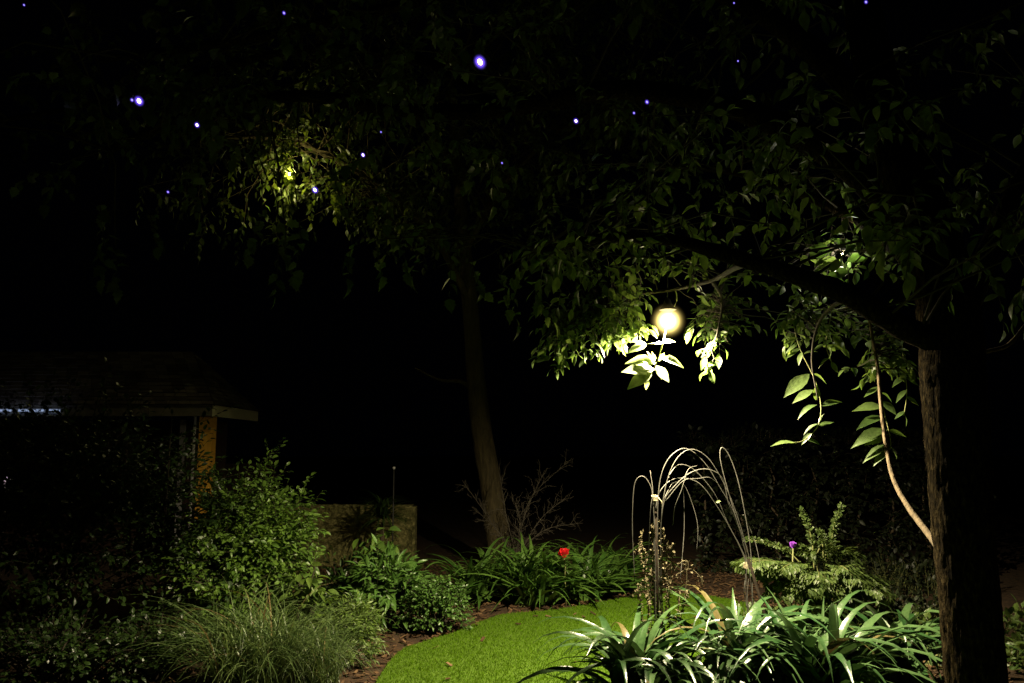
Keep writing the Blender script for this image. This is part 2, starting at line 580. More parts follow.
# ------------------------------------------------------------------ pavilion at the left
def pavilion():
    x1, y0, y1 = -4.08, 11.0, 12.9
    x0 = -10.5
    zt, zb = 2.215, 2.06
    root = thing('garden_pavilion', 'garden pavilion with shingled hip roof, orange timber post and pale fascia behind the shrubs', 'pavilion', (-7, 12, 0))
    ym = (y0 + y1) / 2
    ridge_z = 3.06
    hip = 0.72
    f = MB()
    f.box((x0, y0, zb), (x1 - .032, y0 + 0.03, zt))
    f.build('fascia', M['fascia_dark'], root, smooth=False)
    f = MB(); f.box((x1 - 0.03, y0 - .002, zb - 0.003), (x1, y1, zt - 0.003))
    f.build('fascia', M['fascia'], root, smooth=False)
    # roof: courses of shingles, each a slightly raised strip
    r = MB()
    A = [Vector((x0, y0 - 0.03, zt)), Vector((x1 + 0.006, y0 - 0.03, zt))]
    B = [Vector((x0, ym, ridge_z)), Vector((x1 - hip, ym, ridge_z))]
    D = [Vector((x1 + 0.006, y1 + 0.03, zt)), Vector((x0, y1 + 0.03, zt))]
    cnt = 15
    def slope(a0, a1, b0, b1, width=0.16):
        nrm = (a1 - a0).cross(b0 - a0).normalized()
        for i in range(cnt):
            t0, t1 = i / cnt, (i + 1) / cnt + 0.004
            l0, l1 = a0.lerp(b0, t0), a1.lerp(b1, t0)
            u0, u1 = a0.lerp(b0, t1), a1.lerp(b1, t1)
            L = (l1 - l0).length
            k = max(1, int(L / width))
            for j in range(k):
                s0, s1 = j / k, (j + 1) / k - 0.006 / max(L, .1)
                off = random.uniform(0.010, 0.022)
                qs = [l0.lerp(l1, s0) + nrm * off, l0.lerp(l1, s1) + nrm * off, u0.lerp(u1, s1) + nrm * 0.004, u0.lerp(u1, s0) + nrm * 0.004]
                ql = [l0.lerp(l1, s0), l0.lerp(l1, s1)]
                r.add(qs + ql, [(0, 1, 2, 3), (4, 5, 1, 0)])
    slope(A[0], A[1], B[0], B[1])
    slope(A[1], D[0], B[1], B[1] + Vector((0, 0.001, 0)))
    slope(D[0], D[1], B[1], B[0])
    ro = r.build('roof', M['shingle'], root, smooth=False)
    # deck under the shingles
    dk = MB()
    dk.add([A[0], A[1], D[0], D[1], B[0], B[1]], [(0, 1, 5, 4), (1, 2, 5), (2, 3, 4, 5), (0, 3, 2, 1)])
    dk.build('roof_deck', M['board'], root, smooth=False)
    for (px, yy) in ((205, 11.15), (-60, 11.15)):
        X = at(px, 440, yy).x
        m = MB()
        m.box((X - 0.09, yy, 0), (X + 0.09, yy + 0.17, zb))
        m.build('post', M['post'], root, smooth=False)
    X = at(193.5, 440, 11.1).x
    m = MB(); m.tube([(X, 11.12, 0), (X, 11.12, zb)], 0.02, 8)
    m.build('downpipe', M['pipe'], root)
    X = at(184, 440, 12.5).x
    m = MB(); m.box((X - 0.03, 12.4, 0), (X + 0.03, 12.48, zb)); m.build('rear_post', M['pipe'], root, smooth=False)
    m = MB()
    for i in range(42):
        m.box((x0 + i * 0.15, 12.7, 0), (x0 + i * 0.15 + 0.146, 12.73 + 0.008 * (i % 2), zb - 0.01))
        if x0 + i * 0.15 > -4.8: break
    m.build('back_wall', M['board'], root, smooth=False)
    return root
pavilion()

# strip light on the fascia: a row of separate modules
sl = thing('strip_light', 'bluish white strip light glowing along the pavilion eave at the left', 'light', at(30, 411, 10.95))
for (a_, b_) in ((-60, -24), (-20, 11), (18, 44), (46, 60)):
    A, B = at(a_, 410.5, 10.96), at(b_, 410.5, 10.96)
    m = MB(); m.box((A.x, 10.945, A.z - 0.013), (B.x, 10.968, A.z + 0.013))
    m.build('diffuser', M['led'], sl, smooth=False)
A, B = at(-62, 413, 10.97), at(64, 413, 10.97)
m = MB(); m.box((A.x, 10.97, A.z - 0.045), (B.x, 10.998, A.z + 0.06)); m.build('housing', M['pipe'], sl, smooth=False)
ld = bpy.data.lights.new('strip_glow', 'AREA'); ld.shape = 'RECTANGLE'; ld.size = 1.6; ld.size_y = 0.03; ld.energy = 0.25; ld.color = (0.6, 0.7, 1)
lo = bpy.data.objects.new('strip_glow', ld); C.objects.link(lo); lo.parent = sl
lo.location = Vector(at(0, 402, 10.85)) - sl.location; lo.rotation_euler = (R(125), 0, 0)

# small wall lantern at the left edge
p = at(7, 483, 9.4)
wl = thing('wall_lantern', 'small pinkish white lantern glowing behind the dark shrub at the far left', 'lantern', (p.x, p.y, 0))
m = MB(); m.lathe([(0.001, -0.085), (0.028, -0.08), (0.034, 0), (0.026, 0.085), (0.001, 0.09)], p, 12); m.build('glow_shell', M['lantern_lit'], wl)
m = MB(); m.lathe([(0.05, 0.09), (0.045, 0.1), (0.012, 0.14), (0.001, 0.145)], p, 12); m.build('cap', M['metal'], wl)
m = MB(); m.tube([(p.x, p.y, 0), (p.x, p.y, p.z - 0.087)], 0.014, 8); m.build('post', M['metal'], wl)

# ------------------------------------------------------------------ low rough wall
def rough_wall():
    root = thing('garden_wall', 'low ochre garden wall with a mottled rough face behind the bushes', 'wall', (-2.3, 11.5, 0))
    xa, xb, zt = at(285, 520, 11.5).x, at(413, 520, 11.5).x, 0.83
    m = MB()
    nx_, nz_ = 90, 40
    vs = []
    for j in range(nz_ + 1):
        for i in range(nx_ + 1):
            X = xa + (xb - xa) * i / nx_; Z = zt * j / nz_
            d = 0.03 * mnoise.noise(Vector((X * 9, 0, Z * 9))) + 0.02 * mnoise.noise(Vector((X * 24, 3, Z * 24)))
            zz = Z + (0.05 * mnoise.noise(Vector((X * 9, 8, 0))) + .03 * mnoise.noise(Vector((X * 30, 2, 0))) if j == nz_ else 0)
            vs.append((X, 11.4 - d, zz))
    nfront = len(vs)
    for i in range(nx_ + 1):
        vs.append((xa + (xb - xa) * i / nx_, 11.62, zt))
    fs = [(j * (nx_ + 1) + i, j * (nx_ + 1) + i + 1, (j + 1) * (nx_ + 1) + i + 1, (j + 1) * (nx_ + 1) + i) for j in range(nz_) for i in range(nx_)]
    for i in range(nx_):
        fs.append((nz_ * (nx_ + 1) + i, nz_ * (nx_ + 1) + i + 1, nfront + i + 1, nfront + i))
    m.add(vs, fs)
    m.build('wall', M['wallrough'], root)
    m = MB(); m.box((xb + 0.003, 11.40, 0), (xb + 0.04, 11.64, zt - 0.02)); m.build('end_pier', M['wallrough'], root, smooth=False)
    for i in range(7):
        pass
rough_wall()

# timber fence far behind the pavilion side
fr = thing('timber_fence', 'dark reddish timber board fence behind the pavilion post', 'fence', (-3, 14.5, 0))
m = MB()
for i in range(11):
    X = -5.9 + i * 0.15
    m.box((X, 14.5, 0), (X + 0.143, 14.52 + 0.01 * (i % 2), 1.35 + 0.01 * random.random()))
m.build('board_panel', M['board'], fr, smooth=False)
m = MB(); m.box((-5.9, 14.46, 1.1), (-4.3, 14.497, 1.18)); m.build('rail', M['board'], fr, smooth=False)
for X in (-5.8, -4.35):
    m = MB(); m.box((X, 14.56, 0), (X + 0.1, 14.66, 1.42)); m.build('post', M['board'], fr, smooth=False)


# ------------------------------------------------------------------ shrubs
def shrub(name, label, cat, base, rad, nt, leaf, size, mat, tw=0.28, nl=7, hang=0.2, stems=7, upward=0.3, group=None, zmin=0.03, lump=0.28, stem_mat=None, extra=None):
    """leafy shrub: twigs start on a lumpy shell round a centre and point outwards"""
    root = thing(name, label, cat, base, group)
    lv, st = Leaves(leaf), MB()
    bx, by, bz = base
    c = Vector((bx, by, rad[2] * 0.42))
    seed = random.uniform(0, 100)
    tips = []
    for i in range(nt):
        d = rv().normalized()
        if d.z < -0.5: d.z *= -0.6
        lum = 1 + lump * 1.6 * mnoise.noise(d * 2.2 + Vector((seed, 0, 0)))
        rr = lum * (random.random() ** 0.33) * 0.92
        off = Vector((d.x * rad[0], d.y * rad[1], d.z * rad[2] * (0.62 if d.z > 0 else 0.8)))
        p_ = c + off * rr
        if p_.z < zmin: p_.z = zmin + random.uniform(0, 0.12)
        dirn = (Vector((d.x, d.y, d.z * 0.7)) + Vector((0, 0, upward)) + rv(0.3)).normalized()
        twig(lv, st, p_ - dirn * tw * 0.6, dirn, tw * random.uniform(0.7, 1.2), nl, size, hang, 0.0025)
        if i % max(1, nt // (stems * 5)) == 0:
            tips.append(p_)
    for t_ in tips:
        b_ = Vector((bx + random.uniform(-.1, .1) * rad[0], by + random.uniform(-.1, .1), 0.0))
        pts = branch_pts(b_, t_, 0.08, 0.03, 5)
        st.tube(pts, [0.012 * (1 - 0.7 * i / 5) for i in range(6)], 5, cap=False)
    if extra:
        extra(lv, st)
    lv.build('foliage', mat, root)
    st.build('stems', stem_mat or M['dim_twig'], root)
    return root


def px_x(px, Y):
    return at(px, 500, Y).x


# big dark shrub, bottom left
def sprigs(lv, st):
    for (px, py, h_) in ((88, 440, .62), (108, 445, .45), (62, 450, .3), (170, 440, .22), (30, 450, .25), (128, 430, .3)):
        b_ = at(px, py, 6.9)
        st.tube([b_ - Vector((0, 0, .8)), b_], 0.006, 5, cap=False)
        twig(lv, st, b_, (0.1, 0, 1), h_, int(h_ * 20), 0.05, 0.02, 0.005)
shrub('leafy_shrub', 'large dark leafy shrub filling the bottom left corner below the roof', 'shrub', (px_x(52, 6.9), 6.9, 0), (1.74, 0.8, 2.15), 2000, SMALL, 0.06, M['shrub_shaded'], 0.3, 8, lump=0.35, extra=sprigs)
# lit shrub right of it
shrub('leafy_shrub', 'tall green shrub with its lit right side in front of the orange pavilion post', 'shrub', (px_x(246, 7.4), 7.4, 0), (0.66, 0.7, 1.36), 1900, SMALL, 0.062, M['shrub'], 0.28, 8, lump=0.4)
# low leaves at the very corner
shrub('low_shrub', 'low dim shrub at the foot of the big dark shrub in the left corner', 'shrub', (px_x(70, 5.6), 5.6, 0), (0.85, 0.4, 0.5), 300, SMALL, 0.05, M['shrub_shaded'], 0.2, 7)
shrub('low_shrub', 'low dim shrub at the left foot of the wide grass tuft', 'shrub', (px_x(165, 6.0), 6.0, 0), (0.5, 0.4, 0.42), 220, SMALL, 0.05, M['shrub_shaded'], 0.2, 7)
shrub('broadleaf_plant', 'pale broad leaved plant between the lit tall shrub and the grass tuft', 'plant', (px_x(312, 7.0), 7.0, 0), (0.17, 0.16, 0.72), 34, OVATE, 0.12, M['fine'], 0.16, 4, upward=0.6, hang=0.5)
shrub('broadleaf_plant', 'drooping broad leaved plant in front of the ochre wall', 'plant', (px_x(385, 8.6), 8.6, 0), (0.28, 0.2, 0.84), 34, OVATE, 0.15, M['shrub'], 0.2, 4, upward=0.7, hang=0.9)
shrub('leafy_bush', 'glossy green bush with long leaves at the lawn bend behind the clipped bush', 'bush', (px_x(385, 7.6), 7.6, 0), (0.40, 0.36, 0.66), 210, LANCE, 0.12, M['bush'], 0.2, 6, upward=0.5)
shrub('dark_bush', 'dark glossy bush left of the long leaved bush', 'bush', (px_x(345, 7.9), 7.9, 0), (0.34, 0.3, 0.52), 120, LANCE, 0.11, M['shrub_shaded'], 0.2, 6, upward=0.4)
shrub('round_bush', 'small round clipped bush with tiny leaves at the edge of the lawn', 'bush', (px_x(438, 7.45), 7.45, 0), (0.34, 0.3, 0.46), 520, SMALL, 0.035, M['bush'], 0.09, 7, lump=0.12, zmin=0.01)
shrub('feathery_bush', 'rounded light green bush with fine leaves right of the grass tuft', 'bush', (px_x(350, 6.3), 6.3, 0), (0.29, 0.26, 0.50), 520, LANCE, 0.05, M['fine'], 0.11, 8, lump=0.12, zmin=0.01)


# ------------------------------------------------------------------ arching blades
def arc_leaf(mb, base, az, L, e0, e1, wid, nseg=9, fold=0.35, bend=1.3, twist=0.0, tipw=0.02):
    p_ = Vector(base)
    h_ = Vector((math.cos(az), math.sin(az), 0))
    side = Vector((-math.sin(az), math.cos(az), 0))
    vs, fs = [], []
    for i in range(nseg + 1):
        t = i / nseg
        e = e0 + (e1 - e0) * t ** bend
        d = h_ * math.cos(e) + Vector((0, 0, math.sin(e)))
        up = -h_ * math.sin(e) + Vector((0, 0, math.cos(e)))
        prof = (0.55 + 0.45 * math.sin(math.pi * min(1, t * 1.15 + 0.12))) * (1 - t ** 3.5) + tipw * 0.02
        w_ = wid * max(prof, 0.03)
        tw_ = twist * t
        s_ = side * math.cos(tw_) + up * math.sin(tw_)
        u_ = up * math.cos(tw_) - side * math.sin(tw_)
        if fold is None:
            vs += [p_ + s_ * w_, p_ - s_ * w_]
        else:
            vs += [p_ + s_ * w_ + u_ * fold * w_, p_, p_ - s_ * w_ + u_ * fold * w_]
        p_ = p_ + d * (L / nseg)
        if p_.z < 0.015: p_.z = 0.015
    k_ = 2 if fold is None else 3
    for i in range(nseg):
        for j in range(k_ - 1):
            fs.append((i * k_ + j, i * k_ + j + 1, (i + 1) * k_ + j + 1, (i + 1) * k_ + j))
    mb.add(vs, fs)


def strap_clump(name, label, x, y, nleaf, L, wid, mat, crown=0.16, e0=(42, 84), e1=(-85, -25), group=None):
    root = thing(name, label, 'plant', (x, y, 0), group)
    m = MB()
    for i in range(nleaf):
        az = random.uniform(0, 2 * math.pi)
        rr = crown * math.sqrt(random.random())
        a2 = random.uniform(0, 2 * math.pi)
        b_ = (x + rr * math.cos(a2), y + rr * math.sin(a2), 0.01)
        es = R(random.uniform(*e0)); ee = R(random.uniform(*e1))
        Lk = 1.0
        if random.random() < .15: ee = R(random.uniform(-30, 25)); Lk = .72
        arc_leaf(m, b_, az, Lk * L * random.uniform(0.65, 1.12), es, ee, wid * random.uniform(0.7, 1.1), 10, 0.3, random.uniform(1.0, 1.9), random.uniform(-0.6, 0.6))
    m.build('leaves', mat, root)
    m = MB()
    m.lathe([(crown * .75, -.02), (crown * .6, .04), (crown * .35, .08), (.001, .1)], (x, y, 0), 12)
    m.build('leaf_base', M['green_stem'], root)
    return root


gs = 'broad strap leaved clumps in the foreground'   # tall arching leaves
for (px, Y, nl, L, lab) in (
        (636, 5.3, 84, 0.88, 'arching strap leaved clump at the bottom centre, leftmost of the foreground clumps'),
        (736, 5.6, 82, 1.0, 'strap leaved clump at the foot of the tied canes'),
        (812, 5.3, 88, 1.0, 'full strap leaved clump right of the dark stake'),
        (885, 5.75, 60, 0.9, 'dim strap leaved clump nearest the dark tree trunk'),
        (694, 5.0, 42, 0.66, 'low strap leaved clump at the bottom edge between the two large ones')):
    strap_clump('strap_plant', lab, px_x(px, Y), Y, int(nl * 1.15), L * 1.06, 0.038, M['strap'], .16, (48, 84), (-88, -42), group=gs)
gs = 'strap leaved clumps beyond the lawn'
for (px, Y, nl, L, lab) in (
        (480, 9.1, 120, 0.85, 'dark green strap leaved clump beyond the round bush, leftmost beyond the lawn'),
        (530, 8.8, 230, 0.92, 'large green strap leaved clump below the leaning tree beyond the lawn'),
        (578, 9.05, 170, 0.9, 'green strap leaved clump beside the red flower beyond the lawn'),
        (606, 9.7, 120, 0.85, 'dim strap leaved clump at the far right end beyond the lawn')):
    strap_clump('strap_plant', lab, px_x(px, Y), Y, nl, L, 0.031, M['strap_far'], 0.26, (18, 84), (-55, 0), group=gs)

# ornamental grass tuft
def grass_tuft(label, px, Y, nblade, L, wid, spread):
    x0, y0 = px_x(px, Y), Y
    root = thing('grass_tuft', label, 'grass tuft', (x0, y0, 0))
    m = MB()
    for i in range(nblade):
        az = random.uniform(0, 2 * math.pi)
        rr = spread * math.sqrt(random.random()); a2 = random.uniform(0, 6.28)
        arc_leaf(m, (x0 + rr * math.cos(a2), y0 + rr * math.sin(a2), 0.0), az, L * random.uniform(0.5, 1.25), R(random.uniform(48, 88)), R(random.uniform(-85, -15)), wid * random.uniform(.6, 1.2), 8, None, random.uniform(1, 2.2), random.uniform(-.8, .8))
    m.build('blades', M['blade'], root)
grass_tuft('wide arching tuft of fine grass at the bottom left of the lawn', 262, 5.7, 1000, 0.84, 0.0042, 0.28)
grass_tuft('wispy grass tuft right beside the widest one, next to the feathery bush', 322, 5.8, 600, 0.6, 0.003, 0.16)

# palm-like dark crown plant on the wall, with thin stake
p = at(382, 520, 10.6)
sp = thing('spiky_plant', 'dark spiky plant silhouetted before the ochre wall', 'plant', (p.x, p.y, 0))
m = MB(); m.tube([(p.x, p.y, 0), (p.x + .01, p.y, p.z - .03)], [0.03, 0.02], 7); m.build('stem', M['twig'], sp)
m = MB()
for i in range(200):
    arc_leaf(m, (p.x, p.y, p.z + 0.02), random.uniform(0, 6.28), random.uniform(.35, .6), R(random.uniform(0, 85)), R(random.uniform(-80, -20)), 0.012, 7, 0.3)
m.build('leaves', M['shrub_shaded'], sp)
p = at(394, 468, 10.4)
gk = thing('garden_stake', 'thin grey stake standing above the dark spiky plant', 'stake', (p.x, p.y, 0))
m = MB(); m.tube([(p.x, p.y, 0), (p.x, p.y, p.z)], 0.009, 6); m.build('rod', M['cable'], gk)
m = MB(); m.sphere(p, 0.02, 8, 6); m.build('cap', M['pipe'], gk)

# ------------------------------------------------------------------ red and purple flowers
def flower(name, label, px, py, Y, size, mat, n=9):
    p_ = at(px, py, Y)
    root = thing(name, label, 'flower', (p_.x, p_.y, 0))
    m = MB(); m.tube(branch_pts((p_.x + .02, p_.y, 0), p_, 0, 0.01, 5), 0.006, 6); m.build('stem', M['green_stem'], root)
    lv = Leaves(leaf_tpl([(0, .08), (.3, .36), (.7, .42), (1, .12)], .5, -.3))
    for i in range(n):
        a_ = 2.4 * i
        e = R(20 + 60 * (i / n))
        d = Vector((math.cos(a_) * math.cos(e), math.sin(a_) * math.cos(e), math.sin(e)))
        lv.add(p_ - d * size * .1, d, Vector((0, 0, 1)) - d * .5, size)
    lv.build('petals', mat, root)
flower('red_flower', 'red flower on a tall stem among the strap leaves beyond the lawn', 564, 557, 8.6, 0.09, M['red'], 14)
flower('purple_flower', 'small purple flower above the ferny shrub', 793, 548, 6.9, 0.05, M['purple'], 10)

# ------------------------------------------------------------------ bare twiggy shrub in front of the leaning tree
def bare_shrub():
    b0 = at(515, 560, 9.9); b0.z = 0
    root = thing('bare_shrub', 'bare grey twiggy shrub at the foot of the leaning tree', 'shrub', b0)
    m = MB()
    ends = [((512, 555), (490, 520), (462, 480)), ((515, 555), (505, 510), (500, 474)), ((518, 555), (530, 500), (572, 458)), ((517, 555), (525, 515), (545, 470)),
            ((520, 555), (545, 530), (583, 523)), ((516, 555), (520, 520), (512, 500)), ((520, 555), (540, 520), (565, 498)), ((514, 555), (497, 530), (478, 512))]
    for (a_, b_, c_) in ends:
        Y = 9.9
        pts = smooth_pts([Vector((b0.x, b0.y, 0)), at(*a_, Y), at(*b_, Y + random.uniform(-.2, .2)), at(*c_, Y + random.uniform(-.3, .3))], 6)
        m.tube(pts, [0.0075 * (1 - 0.75 * i / len(pts)) for i in range(len(pts))], 5, cap=False)
        for k in range(5, len(pts) - 1):
            for _ in range(2):
                d = ((pts[k] - pts[k - 1]).normalized() + rv(0.6)).normalized()
                L = random.uniform(.08, .26)
                e = pts[k] + d * L
                m.tube(branch_pts(pts[k], e, 0.05, .06, 3), [0.003, 0.0025, 0.002, 0.0015], 4, cap=False)
                for q in range(3):
                    s_ = pts[k].lerp(e, .4 + q * .25)
                    m.tube([s_, s_ + (d + rv(.7)).normalized() * random.uniform(.03, .09)], [0.0018, 0.0013], 3, cap=False)
    m.build('twigs', M['dim_twig2'], root)
bare_shrub()


# ------------------------------------------------------------------ arching tied canes
def canes():
    f = 0.293
    def q(x_, y_, Y):
        return at(620 + x_ * f, 440 + y_ * f, Y)
    root = thing('cane_plant', 'arching pale dry canes tied into two bundles above the strap leaves', 'plant', (at(690, 650, 5.2).x, 5.2, 0))
    YL, YR = 5.75, 6.0
    def yy(x_):
        return YL + (YR - YL) * min(1, max(0, (x_ - 110) / 330))
    C_ = [
        [(122, 600), (120, 400), (112, 200), (95, 140), (70, 124), (48, 160), (42, 300), (50, 480)],
        [(130, 610), (128, 380), (130, 200), (145, 105), (180, 48), (230, 30), (290, 80), (340, 160), (390, 250), (420, 350), (434, 420), (430, 520), (445, 620)],
        [(140, 600), (140, 300), (158, 150), (195, 62), (245, 32), (300, 62), (350, 140), (390, 230), (425, 340), (442, 420), (435, 540), (450, 640)],
        [(118, 600), (115, 380), (125, 215), (152, 155), (200, 130), (270, 148), (330, 225), (380, 310), (412, 372), (430, 425), (428, 480), (436, 600)],
        [(145, 590), (138, 350), (150, 215), (182, 162), (240, 112), (300, 100), (350, 132), (372, 220), (412, 320), (438, 425), (450, 520), (452, 620)],
        [(165, 130), (176, 108), (200, 85), (240, 93), (290, 140), (332, 200), (368, 285), (408, 360), (432, 425), (424, 520), (440, 610)],
        [(455, 620), (448, 400), (430, 270), (402, 135), (372, 52), (346, 26), (343, 70), (368, 170), (398, 270), (440, 395), (444, 440)],
        [(150, 200), (180, 148), (215, 150), (242, 205), (265, 290), (262, 380)],
        [(200, 140), (215, 170), (219, 300), (205, 490)],
        [(262, 88), (232, 102), (210, 170), (187, 230), (181, 290)],
        [(420, 255), (438, 290), (462, 350), (480, 430)],
        [(106, 600), (98, 400), (104, 240), (112, 180), (103, 105)],
        [(136, 600), (130, 400), (122, 260), (116, 190)],
        [(154, 210), (215, 140), (265, 132), (305, 128), (336, 150)],
    ]
    for i, pts in enumerate(C_):
        off = random.uniform(-.12, .12)
        P_ = []
        for j, (x_, y_) in enumerate(pts):
            t = math.sin(math.pi * j / (len(pts) - 1))
            P_.append(q(x_, y_, yy(x_) + off * t))
        if pts[0][1] > 550:
            b_ = P_[0].copy(); b_.z = 0.0; P_ = [b_] + P_
        if pts[-1][1] > 590:
            b_ = P_[-1].copy(); b_.z = 0.0; P_ = P_ + [b_]
        sp_ = smooth_pts(P_, 7)
        m = MB()
        r0 = 0.0036 if len(pts) > 7 else 0.0028
        m.tube(sp_, [r0 * random.uniform(.85, 1.1) * (1 - 0.25 * k_ / len(sp_)) for k_ in range(len(sp_))], 6)
        m.build('cane', M['cane'], root)
    # knots of twine
    for (x_, y_, Y) in ((118, 195, YL), (432, 425, YR)):
        c_ = q(x_, y_, Y)
        m = MB()
        for k_ in range(4):
            ring = [c_ + Vector((0.022 * math.cos(a_), 0.022 * math.sin(a_), -0.02 + .009 * k_ + .004 * math.sin(a_))) for a_ in [j * math.pi / 6 for j in range(13)]]
            m.tube(ring, 0.004, 5)
        m.tube([c_ + Vector((.02, -.02, 0)), c_ + Vector((.045, -.03, -.03)), c_ + Vector((.04, -.03, -.07))], 0.003, 4)
        m.build('twine', M['tie'], root)
    # small caught leaf
    lv = Leaves(SMALL); lv.add(q(325, 212, 5.85), (1, -.2, .3), (0, -1, .5), .04); lv.build('caught_leaf', M['sprig'], root)

    # stakes
    s_ = thing('support_stake', 'dark slanting stake leaning on the right bundle of canes', 'stake', (q(530, 640, 5.8).x, 5.8, 0), 'dark stakes holding the canes')
    a_, b_ = q(438, 405, 5.92), q(560, 700, 5.75); b_.z = 0
    m = MB(); m.tube([b_, b_.lerp(a_, .5), a_], [0.013, 0.011, 0.010], 8, 0.05); m.build('rod', M['stake'], s_)
    m = MB(); m.tube([b_.lerp(a_, .5), b_.lerp(a_, .5) + Vector((.03, -.01, .05))], [.005, .003], 5); m.build('thorn', M['stake'], s_)
    s_ = thing('support_stake', 'dark upright stake inside the left bundle of canes', 'stake', (q(130, 640, 5.7).x, 5.7, 0), 'dark stakes holding the canes')
    a_ = q(122, 250, 5.72); b_ = Vector((q(130, 640, 5.7).x, 5.7, 0))
    m = MB(); m.tube([b_, b_.lerp(a_, .5), a_], [0.009, 0.008, 0.007], 8, 0.05); m.build('rod', M['stake'], s_)
    m = MB(); m.sphere(a_, 0.012, 8, 6); m.build('tip', M['stake'], s_)

    # dry seed spires round the left bundle
    r2 = thing('seed_plant', 'dry brown seed spires growing round the left bundle of canes', 'plant', (q(130, 600, 5.8).x, 5.8, 0))
    m, sd = MB(), Leaves(SMALL)
    for (xs_, ys_, xe, ye, Y) in ((78, 310, 110, 620, 6.52), (108, 288, 118, 620, 5.90), (150, 305, 135, 620, 5.70), (180, 355, 145, 620, 5.80), (85, 370, 115, 620, 5.68), (165, 340, 140, 620, 5.90), (132, 270, 130, 620, 5.85), (205, 520, 150, 620, 5.80), (60, 500, 110, 620, 5.80), (232, 510, 160, 620, 5.75)):
        a_, b_ = q(xs_, ys_, Y), q(xe, ye, Y); b_.z = 0
        pts = branch_pts(b_, a_, 0, 0.015, 7)
        m.tube(pts, [.004 - .002 * j / 7 for j in range(8)], 5)
        L = (a_ - b_).length
        for k_ in range(int(L * 130)):
            t = random.uniform(.40, 1)
            i_ = min(6, int(t * 7)); c_ = pts[i_].lerp(pts[i_ + 1], t * 7 - i_)
            d = (rv() + Vector((0, 0, .5))).normalized()
            sd.add(c_, d, rv(), random.uniform(.014, .03))
    # curled dry tendrils
    for pts in ([(165, 480), (200, 425), (228, 412), (232, 440), (215, 450)], [(190, 460), (240, 440), (275, 470), (282, 500)], [(60, 370), (72, 365), (85, 385)], [(150, 540), (200, 515), (240, 520)],
                [(225, 420), (228, 480), (215, 560)], [(90, 540), (70, 500), (55, 520)]):
        m.tube(smooth_pts([q(x_, y_, 5.82) for x_, y_ in pts], 5), 0.0026, 5)
        for _ in range(22):
            x_, y_ = random.choice(pts)
            sd.add(q(x_ + random.uniform(-14, 14), y_ + random.uniform(-12, 12), 5.82), rv(), rv(), random.uniform(.014, .026))
    m.build('stems', M['seed'], r2)
    sd.build('seed_heads', M['seed'], r2)
canes()


# ------------------------------------------------------------------ ferny shrub with flower spikes
def ferny():
    f = 0.19
    Yc = 7.0
    def q(x_, y_, Y=Yc):
        return at(740 + x_ * f, 480 + y_ * f, Y)
    c0 = q(440, 640); c0.z = 0
    root = thing('ferny_shrub', 'yellow green ferny shrub with layered fronds and upright flower spikes before the hedge', 'shrub', c0)
    lv, st = Leaves(SMALL), MB()
    tips = [(60, 440), (110, 470), (150, 500), (200, 450), (260, 470), (330, 460), (400, 370), (470, 355), (540, 370), (615, 400), (640, 440), (560, 460), (700, 520), (760, 575),
            (560, 545), (610, 580), (250, 590), (330, 560), (430, 565), (480, 590), (180, 560), (680, 570), (500, 480), (380, 500), (300, 520), (620, 520), (130, 430), (720, 600), (400, 600), (560, 600), (220, 520)]
    for i in range(56):
        tx, ty = random.choice(tips)
        tx += random.uniform(-35, 35); ty += random.uniform(-12, 20)
        Y = Yc + random.uniform(-.55, .35)
        e = q(tx, ty, Y)
        s_ = Vector((c0.x + (e.x - c0.x) * .25, c0.y + (Y - c0.y) * .2, e.z * .55))
        mid = s_.lerp(e, .55) + Vector((0, 0, .12))
        pts = smooth_pts([s_, mid, e, e + (e - mid) * .15 + Vector((0, 0, -.05))], 7)
        st.tube(pts, [.005 * (1 - .7 * k_ / len(pts)) for k_ in range(len(pts))], 4, cap=False)
        st.tube([c0, c0.lerp(s_, .5) + rv(.02), s_], [.009, .006, .005], 5, cap=False)
        for k_ in range(5, len(pts) - 1):
            dd = (pts[k_] - pts[k_ - 1]).normalized()
            side = dd.cross(Vector((0, 0, 1))).normalized()
            t = k_ / len(pts)
            ln = .14 * math.sin(math.pi * min(1, t * 0.95 + .03)) + .02
            for sg in (1, -1):
                # a pinna carrying leaflets
                for u in range(5):
                    b_ = pts[k_] + (side * sg * .9 + dd * .35) * ln * (u / 5)
                    lv.add(b_, dd * .8 + side * sg * .7 + Vector((0, 0, -.25)) + rv(.2), Vector((0, 0, 1)) + rv(.25), random.uniform(.03, .05))
    lv.build('fronds', M['frond'], root)
    st.build('stems', M['green_stem'], root)
    for pts in ([(390, 470), (378, 320), (350, 220), (320, 155)], [(450, 470), (478, 330), (500, 220), (535, 135)], [(330, 450), (250, 375), (140, 330), (30, 312)], [(400, 400), (430, 330), (445, 300)], [(440, 420), (430, 300), (415, 270)]):
        P_ = smooth_pts([q(x_, y_) for x_, y_ in pts], 10)
        m, fl = MB(), Leaves(SMALL)
        m.tube(P_, [.006 * (1 - .5 * k_ / len(P_)) for k_ in range(len(P_))], 5)
        sk = m.build('flower_spike', M['green_stem'], root)
        for k_ in range(8, len(P_)):
            for _ in range(12):
                d = rv().normalized()
                fl.add(P_[k_] + d * random.uniform(0, .012), d + Vector((0, 0, .3)), rv(), random.uniform(.02, .042) * (1.2 - .4 * k_ / len(P_)))
        o = fl.build('buds', M['frond'], None)
        o.parent = sk; o.location = (0, 0, 0)
ferny()


